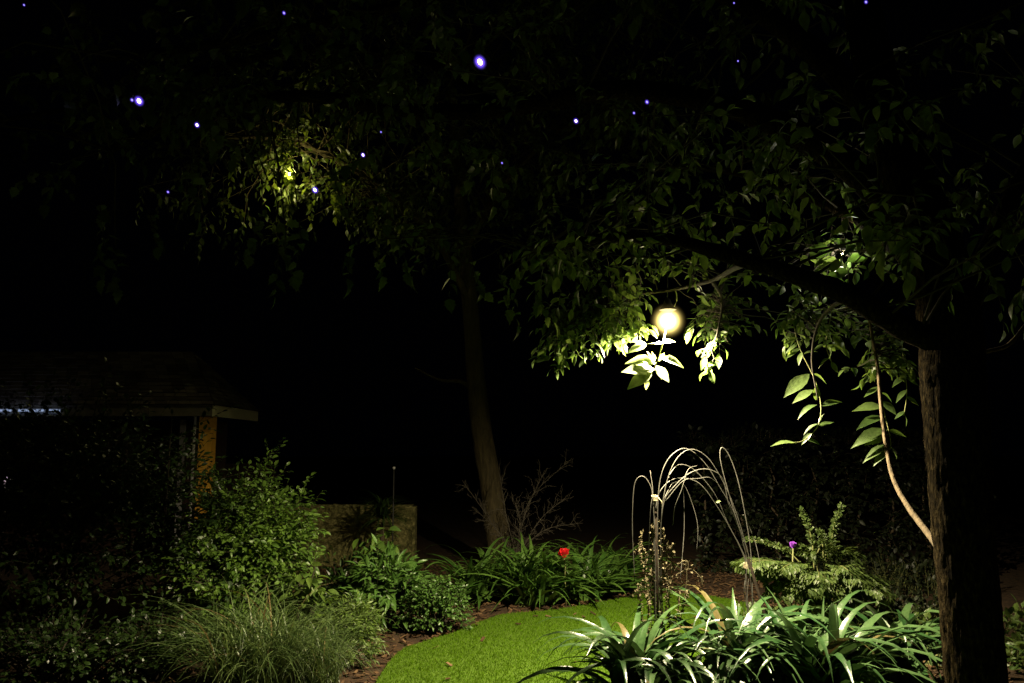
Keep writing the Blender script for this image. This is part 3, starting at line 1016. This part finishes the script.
# ------------------------------------------------------------------ hedge and ground cover
def hedge(label, x0_, x1_, y_, zt_, depth, n_, size, mat, name='hedge', cat='hedge'):
    root = thing(name, label, cat, ((x0_ + x1_) / 2, y_, 0))
    lv, st = Leaves(SMALL), MB()
    for i in range(n_):
        X = random.uniform(x0_, x1_); Z = random.uniform(0, 1)
        top_ = zt_ * (1 + .08 * mnoise.noise(Vector((X * 2, 0, 5))))
        b_ = .12 * mnoise.noise(Vector((X * 2.5, Z * 4, 1)))
        if random.random() < .8:
            p_ = Vector((X, y_ - depth / 2 - b_ + random.uniform(0, .12), Z * top_)); d = Vector((0, -1, .3))
        else:
            p_ = Vector((X, y_ + random.uniform(-.5, .5) * depth, top_ - random.uniform(0, .08))); d = Vector((0, -.2, 1))
        twig(lv, st, p_, d + rv(.4), .13, 4, size, .2, .003)
    lv.build('foliage', mat, root)
    for k_ in range(int((x1_ - x0_) / .5)):
        X = x0_ + .25 + k_ * .5
        st.tube(branch_pts((X, y_, 0), (X + random.uniform(-.1, .1), y_, zt_ * .8), 0, .04, 5), [.03, .025, .02, .016, .012, .01], 6)
    st.build('stems', M['twig'], root)
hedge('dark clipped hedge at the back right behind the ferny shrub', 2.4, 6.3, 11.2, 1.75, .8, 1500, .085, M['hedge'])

def cover(label, cx_, cy_, rx, ry, n_, size, h_, mat, tpl=SMALL, name='ground_cover_plant'):
    root = thing(name, label, 'plant', (cx_, cy_, 0))
    lv, st = Leaves(tpl), MB()
    for i in range(n_):
        a_, rr = random.uniform(0, 6.28), math.sqrt(random.random())
        X, Yy = cx_ + rx * rr * math.cos(a_), cy_ + ry * rr * math.sin(a_)
        hh = h_ * random.uniform(.4, 1) * (1 - .5 * rr * rr)
        twig(lv, st, (X, Yy, 0), Vector((0, 0, 1)) + rv(.35), hh, 5, size, .15, .002)
    lv.build('foliage', mat, root); st.build('stems', M['green_stem'], root)
cover('low leafy ground cover left of the dark trunk', px_x(905, 6.9), 6.9, .45, .5, 190, .06, .3, M['cover'])
cover('leafy ground cover right of the dark trunk at the frame edge', px_x(1030, 6.4), 6.4, .45, .6, 170, .085, .5, M['cover'])
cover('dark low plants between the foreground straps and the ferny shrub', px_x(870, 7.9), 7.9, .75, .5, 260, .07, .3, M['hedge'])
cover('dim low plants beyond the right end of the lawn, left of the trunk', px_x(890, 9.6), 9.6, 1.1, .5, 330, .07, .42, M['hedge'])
cover('dim leafy plants under the ferny shrub', px_x(800, 7.6), 7.6, .7, .4, 160, .06, .28, M['cover'])
strap_clump('strap_plant', 'small dim strap leaved clump beside the dark trunk, just left of it', px_x(925, 6.3), 6.3, 34, .5, .014, M['strap'], .1)


# ------------------------------------------------------------------ leaning tree in the middle
def far_tree():
    base = at(500, 560, 11.0); base.z = 0
    root = thing('leaning_tree', 'slim leaning tree with a bare brown trunk beyond the lawn', 'tree', base)
    tp = [(502, 575), (497, 530), (490, 480), (482, 430), (476, 380), (472, 330), (468, 285), (462, 230), (458, 170), (450, 90), (440, 10)]
    pts = [base] + [at(x_, y_, 11.0) for x_, y_ in tp if at(x_, y_, 11).z > .1]
    rr = [.185, .16, .15, .14, .128, .118, .11, .10, .085, .07, .05][:len(pts)]
    rr += [.05] * (len(pts) - len(rr))
    m = MB()
    sp_ = smooth_pts(pts, 5)
    ri = [rr[min(len(rr) - 1, i // 5)] * (1 - (i % 5) / 5) + rr[min(len(rr) - 1, i // 5 + 1)] * ((i % 5) / 5) for i in range(len(sp_))]
    m.tube(sp_, ri, 18, .10, 5)
    tk = m.build('trunk', M['bark_far'], root)
    limbs = [[(476, 395, 11), (462, 382, 10.9), (440, 380, 10.8), (415, 368, 10.6)], [(470, 300, 11), (430, 230, 10.4), (370, 180, 9.8), (290, 140, 9.3), (200, 140, 9)],
             [(465, 250, 11), (500, 190, 10.7), (560, 130, 10.5), (640, 100, 10.4)], [(458, 170, 11), (400, 100, 10.5), (300, 50, 10)], [(455, 140, 11), (520, 60, 10.6), (600, 0, 10.4)], [(445, 60, 11), (420, -40, 10.6), (380, -90, 10.6)]]
    ends = []
    for li in limbs:
        P_ = smooth_pts([at(*l_) for l_ in li], 6)
        m = MB(); r0 = .06 if li[0][1] < 390 else .035
        m.tube(P_, [r0 * (1 - .75 * k_ / len(P_)) for k_ in range(len(P_))], 8, .08)
        m.build('limb', M['bark_far'], root)
        if li[0][1] < 390: ends += P_[4:]
    lv, st = Leaves(OVATE), MB()
    for i in range(520):
        s_ = random.choice(ends)
        e = s_ + rv(.55) + Vector((0, 0, .1))
        # keep the sky gap below the crown
        if e.z < at(300, 250, e.y).z: continue
        st.tube(branch_pts(s_, e, .05, .05, 3), [.009, .007, .005, .004], 4, cap=False)
        for _ in range(3):
            twig(lv, st, e, rv() + Vector((0, 0, -.2)), random.uniform(.25, .5), 8, .095, .5)
    # the yellow lit spray
    for i in range(46):
        px_, py_ = random.gauss(284, 12), random.gauss(170, 17)
        e = at(px_, py_, 9.1 + random.uniform(-.4, .3))
        twig(lv, st, e, rv() + Vector((0, 0, -.5)), .25, 5, .115, .6)
    lv.build('crown', M['far_crown'], root)
    st.build('branches', M['bark_far'], root)
far_tree()


# ------------------------------------------------------------------ big spreading tree at the right
def big_tree():
    base = Vector((at(978, 683, 4.0).x, 4.0, 0))
    root = thing('spreading_tree', 'big dark tree at the right whose branches hang over the whole garden', 'tree', base)
    pts = [base - Vector((0, 0, .05)), base + Vector((0, 0, .25)), at(976, 683, 4.0), at(971, 620, 4.0), at(966, 560, 4.0), at(961, 500, 4.0), at(957, 440, 4.02), at(953, 380, 4.05), at(949, 320, 4.1), at(935, 250, 4.15), at(905, 170, 4.2), at(880, 90, 4.3), at(860, 0, 4.4)]
    rr = [.20, .16, .135, .132, .132, .136, .142, .150, .15, .14, .13, .11, .1]
    sp_ = smooth_pts(pts, 8)
    ri = []
    for i in range(len(sp_)):
        a_ = min(len(rr) - 1, i // 8); b_ = min(len(rr) - 1, a_ + 1); t = (i % 8) / 8
        ri.append(rr[a_] * (1 - t) + rr[b_] * t)
    m = MB(); m.tube(sp_, ri, 96, .06, 20); m.build('trunk', M['bark'], root)
    LM = {
        'a': ([(945, 345, 4.05), (900, 326, 4.05), (850, 296, 4.05), (790, 274, 4.1), (730, 256, 4.2), (670, 240, 4.4), (600, 238, 4.6), (540, 250, 4.8)], .07),
        'b': ([(925, 240, 4.2), (840, 160, 4.5), (740, 110, 4.8), (620, 90, 5.1), (500, 110, 5.3), (400, 110, 5.4), (300, 96, 5.3), (200, 112, 5.2), (110, 150, 5.2)], .09),
        'c': ([(950, 330, 4.1), (985, 260, 4.1), (1020, 180, 4.2), (1070, 100, 4.4)], .08),
        'd': ([(900, 150, 4.2), (800, 40, 4.3), (680, -20, 4.5), (520, -20, 4.7), (380, 10, 4.8), (240, 40, 4.8), (100, 60, 4.8)], .07),
        'e': ([(940, 300, 4.1), (900, 250, 4.6), (850, 215, 5.3), (790, 190, 6.0), (720, 170, 6.6), (640, 170, 7.2)], .06),
        'f': ([(500, 110, 5.3), (420, 60, 5.6), (300, 50, 5.8), (180, 80, 6.0), (60, 110, 6.2), (-60, 130, 6.2)], .045),
        'h': ([(752, 262, 4.15), (735, 268, 4.7), (712, 280, 5.2), (670, 290, 5.5), (628, 296, 5.6), (592, 312, 5.6), (556, 332, 5.6)], .02),
        'i': ([(712, 280, 5.2), (722, 300, 5.4), (718, 330, 5.45), (712, 350, 5.45)], .012),
        'j': ([(860, 300, 4.1), (835, 305, 4.6), (818, 325, 4.95), (812, 360, 5.0), (818, 400, 5.0)], .014),
        'k': ([(905, 250, 4.6), (870, 250, 5.0), (840, 252, 5.3), (815, 245, 5.4)], .014),
        'g': ([(865, 20, 4.4), (820, -80, 4.5), (700, -120, 4.6)], .06),
    }
    polys = {}
    for k_, (li, r0) in LM.items():
        P_ = smooth_pts([at(*l_) for l_ in li], 7)
        polys[k_] = P_
        m = MB(); m.tube(P_, [r0 * (1 - .72 * i / len(P_)) for i in range(len(P_))], 12, .1)
        m.build('limb', M['bark'] if r0 > .03 else M['dim_twig'], root)
    allp = [q_ for P_ in polys.values() for q_ in P_]
    mainp = [q_ for k_, P_ in polys.items() if k_ not in 'hijk' for q_ in P_]
    # low side branch, catches the lamp
    sb = smooth_pts([at(944, 556, 4.05), at(930, 536, 4.3), at(909, 508, 4.6), at(894, 480, 4.8), at(886, 445, 4.95), at(881, 405, 5.05), at(878, 370, 5.1), at(872, 335, 5.1), at(866, 300, 5.1)], 6)
    m = MB(); m.tube(sb, [.018 * (1 - .5 * i / len(sb)) for i in range(len(sb))], 10, .12, 12)
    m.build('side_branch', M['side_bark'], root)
    allp += sb[24:]
    m = MB(); P_ = smooth_pts([at(1040, 310, 4.4), at(1024, 327, 4.4), at(1008, 345, 4.3), at(985, 352, 4.1)], 5)
    m.tube(P_, .011, 7, .1); m.build('side_branch', M['twig'], root)

    lv, st = Leaves(OVATE), MB()
    lob = Leaves(LOBED)

    def near(p_):
        return min(allp, key=lambda q_: (q_ - p_).length)

    # general canopy: branchlets off every limb, hanging leaves; lower rim follows the photograph's rim
    rimx = [-60, 60, 110, 160, 210, 250, 300, 340, 370, 430, 500, 540, 600, 640, 700, 740, 780, 830, 880, 930, 1000, 1100]
    rimy = [210, 225, 285, 230, 200, 240, 265, 230, 275, 285, 300, 330, 300, 285, 300, 290, 270, 330, 330, 330, 300, 300]
    def pix(p_):
        v = p_ - Vector((0, 0, CAM_H))
        cy_, sy_ = math.cos(PITCH), math.sin(PITCH)
        z_ = v.y * cy_ + v.z * sy_; u_ = -v.y * sy_ + v.z * cy_
        return 512 + FPX * v.x / z_, 341.5 - FPX * u_ / z_
    cnt_ = 0
    tries = 0
    while cnt_ < 270 and tries < 6000:
        tries += 1
        s_ = random.choice(mainp)
        e = s_ + Vector((random.gauss(0, .5), random.gauss(0, .5), random.gauss(.05, .34)))
        a_, b_ = pix(e)
        lim = np.interp(a_, rimx, rimy) - random.uniform(15, 60)
        if b_ > lim or e.y < 2.9 or (abs(a_ - 288) < 46 and 105 < b_ < 225) or (abs(a_ - 838) < 42 and 185 < b_ < 300 and e.y < 6) or (abs(a_ - 668) < 45 and 262 < b_ < 350): continue
        cnt_ += 1
        st.tube(branch_pts(s_, e, .05, .05, 3), [.01, .007, .005, .003], 4, cap=False)
        for _ in range(3):
            twig(lv if a_ > 520 else lob, st, e, rv() + Vector((0, 0, -.3)), random.uniform(.18, .36), 6, random.uniform(.07, .115), .6)

    def spray(px_, py_, Y, dx, dy, dz, L, n_, size, which=None, hang=.25, pairs=False, link=True):
        p_ = at(px_, py_, Y)
        if link:
            s_ = near(p_)
            st.tube(branch_pts(s_, p_, .06, .03, 4), [.008, .006, .005, .004, .003], 5, cap=False)
        twig(which or lv, st, p_, (dx, dz, -dy), L, n_, size, hang, .003, pairs=pairs)

    LY = 5.5
    # leaf clusters near the lamp: short twigs set all along the thin limbs, leaves spread flat to the light
    def tuft(px_, py_, Y, L=.16, n_=5, size=.085, pairs=False, down=.5):
        if math.hypot(px_ - 836, py_ - 264) < 22 and Y < 5.2: return
        p_ = at(px_, py_, Y)
        q_ = p_ - at(668, 321, 5.55)
        if (math.hypot(q_.x, q_.y) < .2 and q_.z < .12) or (abs(px_ - 668) < 25 and 285 < py_ < 350 and Y < 5.8): return
        s_ = near(p_)
        if (s_ - p_).length > .04:
            st.tube(branch_pts(s_, p_, .04, .03, 4), [.005, .0045, .004, .003, .003], 4, cap=False)
        d = Vector((random.gauss(0, 1), random.gauss(0, .8), -down + random.gauss(0, .4)))
        twig(lv, st, p_, d, L, n_, size, .25, .0025, pairs=pairs)
    for i in range(120):
        t = random.random()
        cx_ = 636 - 88 * t; cy_ = 292 + 42 * t ** 1.3
        tuft(cx_ + random.gauss(0, 7), cy_ + random.gauss(4, 12), LY + random.uniform(-.25, .45), random.uniform(.1, .2), 5, random.uniform(.06, .09))
    for (x_, y_) in ((556, 345), (566, 358), (578, 350), (596, 340), (608, 336), (615, 330), (560, 330), (552, 350), (603, 348), (586, 332), (622, 322), (612, 318)):
        tuft(x_ + random.uniform(-5, 5), y_, LY + random.uniform(-.1, .2), .14, 5, .08)
    for (x_, y_) in ((640, 300), (646, 302), (652, 296), (638, 310), (628, 316), (632, 308), (648, 312), (690, 300), (696, 316), (684, 290), (660, 288)):
        tuft(x_, y_, LY + .04, .10, 4, .08)
    for i in range(52):
        tuft(random.gauss(719, 15), random.gauss(308, 17), LY + random.uniform(.0, .5), random.uniform(.1, .22), 5, random.uniform(.065, .095))
    for (x_, y_) in ((712, 345), (720, 342), (706, 356), (730, 345), (714, 366), (700, 350), (736, 330)):
        tuft(x_, y_, LY + .15, .13, 4, .085)
    for i in range(50):
        x_ = random.uniform(550, 800)
        tuft(x_, random.gauss(264, 10), random.uniform(4.9, 5.6), .2, 6, .085, down=.1)
    for i in range(26):
        tuft(random.gauss(622, 17), random.gauss(322, 8), LY + random.uniform(-.12, .2), .12, 4, .085)
    # hanging sprays at the right: separate flat leaves in pairs along thin stems
    def pendant(stem, Y, leaves):
        Y += .1
        P_ = smooth_pts([at(512 + x_ / 2, 341 + y_ / 2, Y) for x_, y_ in stem], 5)
        st2.tube(P_, .0035, 5, cap=False)
        s_ = near(P_[0]); st2.tube(branch_pts(s_, P_[0], .04, .02, 4), .004, 4, cap=False)
        for (bx, by, tx, ty) in leaves:
            dy_ = random.uniform(-.05, .04)
            a_, b_ = at(512 + bx / 2, 341 + by / 2, Y), at(512 + tx / 2, 341 + ty / 2, Y + dy_)
            pl.add(a_, b_ - a_, Vector((-.35, -.55, .8)) + rv(.25), (b_ - a_).length * .92)
    st2 = MB()
    pl = Leaves(PENDANT)
    pendant([(560, -60), (566, -20), (578, 20), (598, 60), (612, 95), (618, 135), (612, 170), (585, 198), (560, 204)], 5.05,
            [(594, 66, 538, 112), (602, 98, 556, 122), (610, 128, 564, 146), (612, 166, 576, 182), (568, 204, 514, 200), (586, 197, 622, 202), (618, 130, 661, 114), (608, 118, 610, 86), (613, 164, 622, 142), (613, 170, 646, 158),
             (600, 184, 574, 206), (600, 66, 636, 78), (576, 14, 544, 34), (580, 22, 570, 48), (572, -6, 540, 2), (570, -14, 604, 2), (566, -26, 530, -30), (584, 26, 612, 14), (562, -44, 590, -34), (560, -52, 526, -58)])
    pendant([(640, -60), (632, -20), (628, 10), (640, 44)], 5.1,
            [(632, -22, 600, -8), (632, -16, 664, -6), (628, 6, 596, 18), (630, 12, 668, 12), (636, 34, 606, 50), (638, 40, 654, 68), (636, -44, 606, -46), (638, -48, 672, -40)])
    pendant([(728, -10), (732, 60), (742, 130), (756, 190), (758, 215)], 5.2,
            [(742, 132, 678, 130), (744, 152, 684, 166), (750, 178, 672, 202), (752, 186, 700, 208), (756, 208, 694, 236), (752, 180, 796, 188), (758, 212, 776, 236), (756, 214, 718, 244), (736, 90, 700, 112), (734, 72, 704, 78), (738, 104, 768, 118),
             (733, 50, 700, 48), (734, 56, 770, 60), (732, 24, 700, 20), (732, 34, 766, 26), (740, 120, 772, 146)])
    pendant([(780, 0), (784, 50), (790, 100), (784, 150)], 5.4,
            [(782, 30, 750, 44), (784, 40, 818, 48), (787, 70, 756, 90), (788, 74, 820, 90), (790, 98, 764, 120), (788, 110, 818, 130), (786, 140, 762, 156), (784, 146, 796, 172)])
    pendant([(750, -60), (756, -20), (760, 20)], 5.3, [(752, -50, 716, -44), (752, -44, 784, -34), (756, -20, 720, -8), (757, -14, 792, -4), (760, 12, 728, 24), (760, 16, 786, 34)])
    st2.build('pendant_stems', M['green_stem'], root)
    pl.build('pendant_leaves', M['crown'], root)
    for i in range(34):
        tuft(random.gauss(806, 15), random.gauss(316, 11), random.uniform(5.0, 5.5), .13, 5, .085)
    for i in range(34):
        tuft(random.gauss(888, 16), random.gauss(348, 18), random.uniform(5.2, 5.6), .13, 5, .085)
    for i in range(18):
        tuft(random.gauss(838, 16), random.gauss(246, 12), random.uniform(5.2, 5.6), .13, 5, .085)
    for (bx, by, tx, ty, Y) in ((820, 268, 846, 266, 5.2), (848, 262, 868, 254, 5.2), (836, 258, 818, 262, 5.25), (830, 250, 812, 244, 5.25), (826, 256, 822, 240, 5.3), (850, 272, 826, 274, 5.2)):
        a_, b_ = at(bx, by, Y), at(tx, ty, Y)
        lv.add(a_, b_ - a_, Vector((0, -1, .5)) + rv(.1), (b_ - a_).length * 1.05)
    # pendant leafy sprays of the left half
    for (x_, y_, dx) in ((100, 205, .1), (108, 235, .0), (116, 250, .1), (120, 140, .8), (90, 150, -.6), (60, 165, -.3), (150, 215, .3), (290, 205, -.1), (285, 225, .1), (262, 215, -.3), (300, 230, .2), (278, 245, 0), (352, 245, -.2), (375, 240, .2), (395, 235, .4),
                         (420, 240, -.2), (450, 250, .1), (472, 262, .2), (500, 275, .2), (515, 280, -.1), (530, 275, .3), (545, 262, 0), (330, 170, .4), (190, 165, .2)):
        spray(x_, y_, random.uniform(4.6, 5.4), dx, 1, random.uniform(-.2, .2), random.uniform(.22, .36), 7, .10, which=lob, hang=.1)
    lv.build('crown', M['crown'], root)
    lob.build('outer_foliage', M['crown'], root)
    # hand placed sprig right under the lamp
    hs, hb = Leaves(OVATE), MB()
    fz = .1757
    def q(x_, y_, Y=LY):
        return at(610 + x_ * fz, 280 + y_ * fz, Y)
    for (bx, by, tx, ty) in ((208, 366, 103, 402), (205, 362, 140, 350), (300, 356, 362, 335), (305, 358, 264, 354), (245, 470, 108, 442), (250, 508, 82, 500), (240, 475, 228, 408), (290, 445, 416, 462), (262, 488, 336, 572), (240, 520, 104, 602),
                             (212, 560, 206, 614), (278, 460, 308, 418), (250, 480, 170, 430), (262, 470, 190, 470), (255, 500, 300, 545), (245, 470, 250, 420)):
        a_, b_ = q(bx, by), q(tx, ty, LY + random.uniform(-.06, .02))
        d = b_ - a_
        hs.add(a_, d, Vector((0, -1, .8)) + rv(.2), d.length * 1.05)
    hb.tube(smooth_pts([q(380, 120, LY + .12), q(345, 200, LY + .12), q(318, 285, LY + .1), q(300, 360), q(278, 440), q(250, 510), q(212, 565)], 5), .004, 6)
    hb.tube([q(205, 364), q(300, 360)], .0028, 5)
    s_ = near(q(380, 120)); hb.tube(branch_pts(s_, q(380, 120, LY + .12), .05, .02, 4), .005, 5)
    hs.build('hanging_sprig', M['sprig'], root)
    st.build('branches', M['dim_twig'], root)
    hb.build('sprig_stem', M['green_stem'], root)
big_tree()


# ------------------------------------------------------------------ lamps
def main_lamp():
    c = at(668, 321, 5.55)
    root = thing('hanging_lamp', 'round glowing warm lamp hanging from a branch above the leafy sprig', 'lamp', c)
    m = MB(); m.sphere((0, 0, 0), 0.036, 20, 14)
    b = m.build('bulb', M['bulb']); b.parent = root
    b.visible_shadow = True
    m = MB(); m.sphere((0, 0, 0), 1.0, 32, 20)
    g = m.build('glow_halo', M['glow']); g.parent = root; g.scale = (.15, .15, .15)  # halo round the bulb, its glow painted as an emission volume
    m = MB(); m.lathe([(0.012, .16), (.022, .15), (.03, .12), (.058, .084), (.062, .078), (.054, .079), (.026, .10), (.001, .11)], (0, 0, 0), 28)
    s_ = m.build('added_shade', M['metal']); s_.parent = root  # added cap that keeps lamp light off the canopy above
    m = MB(); m.tube([(0, 0, .16), (0.005, 0, .3), (-.01, .01, .48)], .004, 6); k_ = m.build('cord', M['cable']); k_.parent = root
    L = bpy.data.lights.new('lamp_light', 'POINT')
    L.energy = LAMP_W; L.color = LAMP_COL; L.shadow_soft_size = .045
    o = bpy.data.objects.new('lamp_light', L); C.objects.link(o); o.parent = root
    L = bpy.data.lights.new('lamp_reflector_light', 'SPOT')
    L.energy = SPOT_W; L.color = LAMP_COL; L.shadow_soft_size = .02
    L.spot_size = R(179); L.spot_blend = 0.55
    o = bpy.data.objects.new('lamp_reflector_light', L); C.objects.link(o); o.parent = root
    o.location = (0, 0, -.05)
main_lamp()


def small_lamp(label, px, py, Y, watt, col):
    c = at(px, py, Y)
    root = thing('tree_light', label, 'light', c, 'small warm lights hidden in the foliage')
    m = MB(); m.sphere((0, 0, 0), .018, 12, 8); b = m.build('bulb', M['bulb']); b.parent = root
    m = MB(); m.lathe([(.016, .01), (.02, .02), (.02, .05), (.006, .06), (.001, .062)], (0, 0, 0), 12); s_ = m.build('socket', M['metal']); s_.parent = root
    L = bpy.data.lights.new('tree_glow', 'POINT'); L.energy = watt; L.color = col; L.shadow_soft_size = .03
    o = bpy.data.objects.new('tree_glow', L); C.objects.link(o); o.parent = root
small_lamp('small warm light hidden in the yellow lit leaves at the upper left', 290, 174, 9.1, 48.0, (1, .88, .35))
small_lamp('small warm light hidden in the leaves at the upper right', 843, 253, 5.32, 22.0, (1, .95, .7))

sp = [(480, 62, 6.6, 'largest violet white light shining through the dark leaves at the top'), (139, 101, 5.0, 'violet light at the upper left with a fainter twin beside it'), (132, 100, 2.2, 'faint twin close left of the upper left violet light'),
      (197, 125, 3.0, 'tiny violet light a little right of the upper left pair'), (284, 13, 2.2, 'tiny violet light at the top edge left of the centre'), (168, 192, 1.8, 'faint blue speck of light below the upper left pair'),
      (315, 190, 3.6, 'blue white light right of the yellow lit leaves'), (363, 155, 2.6, 'small violet light between the yellow lit leaves and the centre'), (576, 121, 3.0, 'small violet light left of the close pair at the top centre'),
      (647, 102, 2.5, 'upper one of the close pair of specks at the top centre'), (634, 113, 1.8, 'lower one of the close pair of specks at the top centre'), (866, 2, 2.2, 'tiny blue light at the top edge on the right'), (24, 5, 1.6, 'faint blue speck in the top left corner'),
      (738, 61, 1.4, 'faint speck of light right of the close pair'), (502, 163, 1.5, 'faint speck of light below the largest violet one'), (381, 132, 1.4, 'faint speck right above the small violet light'), (734, 3, 1.4, 'faint speck at the top edge right of the centre')]
for (px, py, r_, lab) in sp:
    Y = 4.1
    c = at(px, py, Y)
    root = thing('fairy_light', lab, 'light', c, 'small violet lights scattered in the tree')
    rad = r_ * Y / FPX
    m = MB(); m.sphere((0, 0, 0), rad * .42, 12, 8, (.85, .85, 1.25)); b = m.build('bulb', M['led_core'] if r_ > 2.5 else M['led_dim']); b.parent = root; b.rotation_euler = (0, R(-28), 0)
    m = MB(); m.sphere((0, 0, 0), 1, 16, 10); g = m.build('glow_shell', M['led_glow']); g.parent = root; g.scale = (rad * 1.2, rad * 1.2, rad * 1.5); g.rotation_euler = (0, R(-28), 0)  # violet halo of the light, painted as an emissive volume
    m = MB(); m.tube([(0, 0, rad * .5), (0.002, 0.01, rad * .5 + .05), (0.01, .02, rad + .12)], .002, 5); k_ = m.build('wire', M['cable']); k_.parent = root
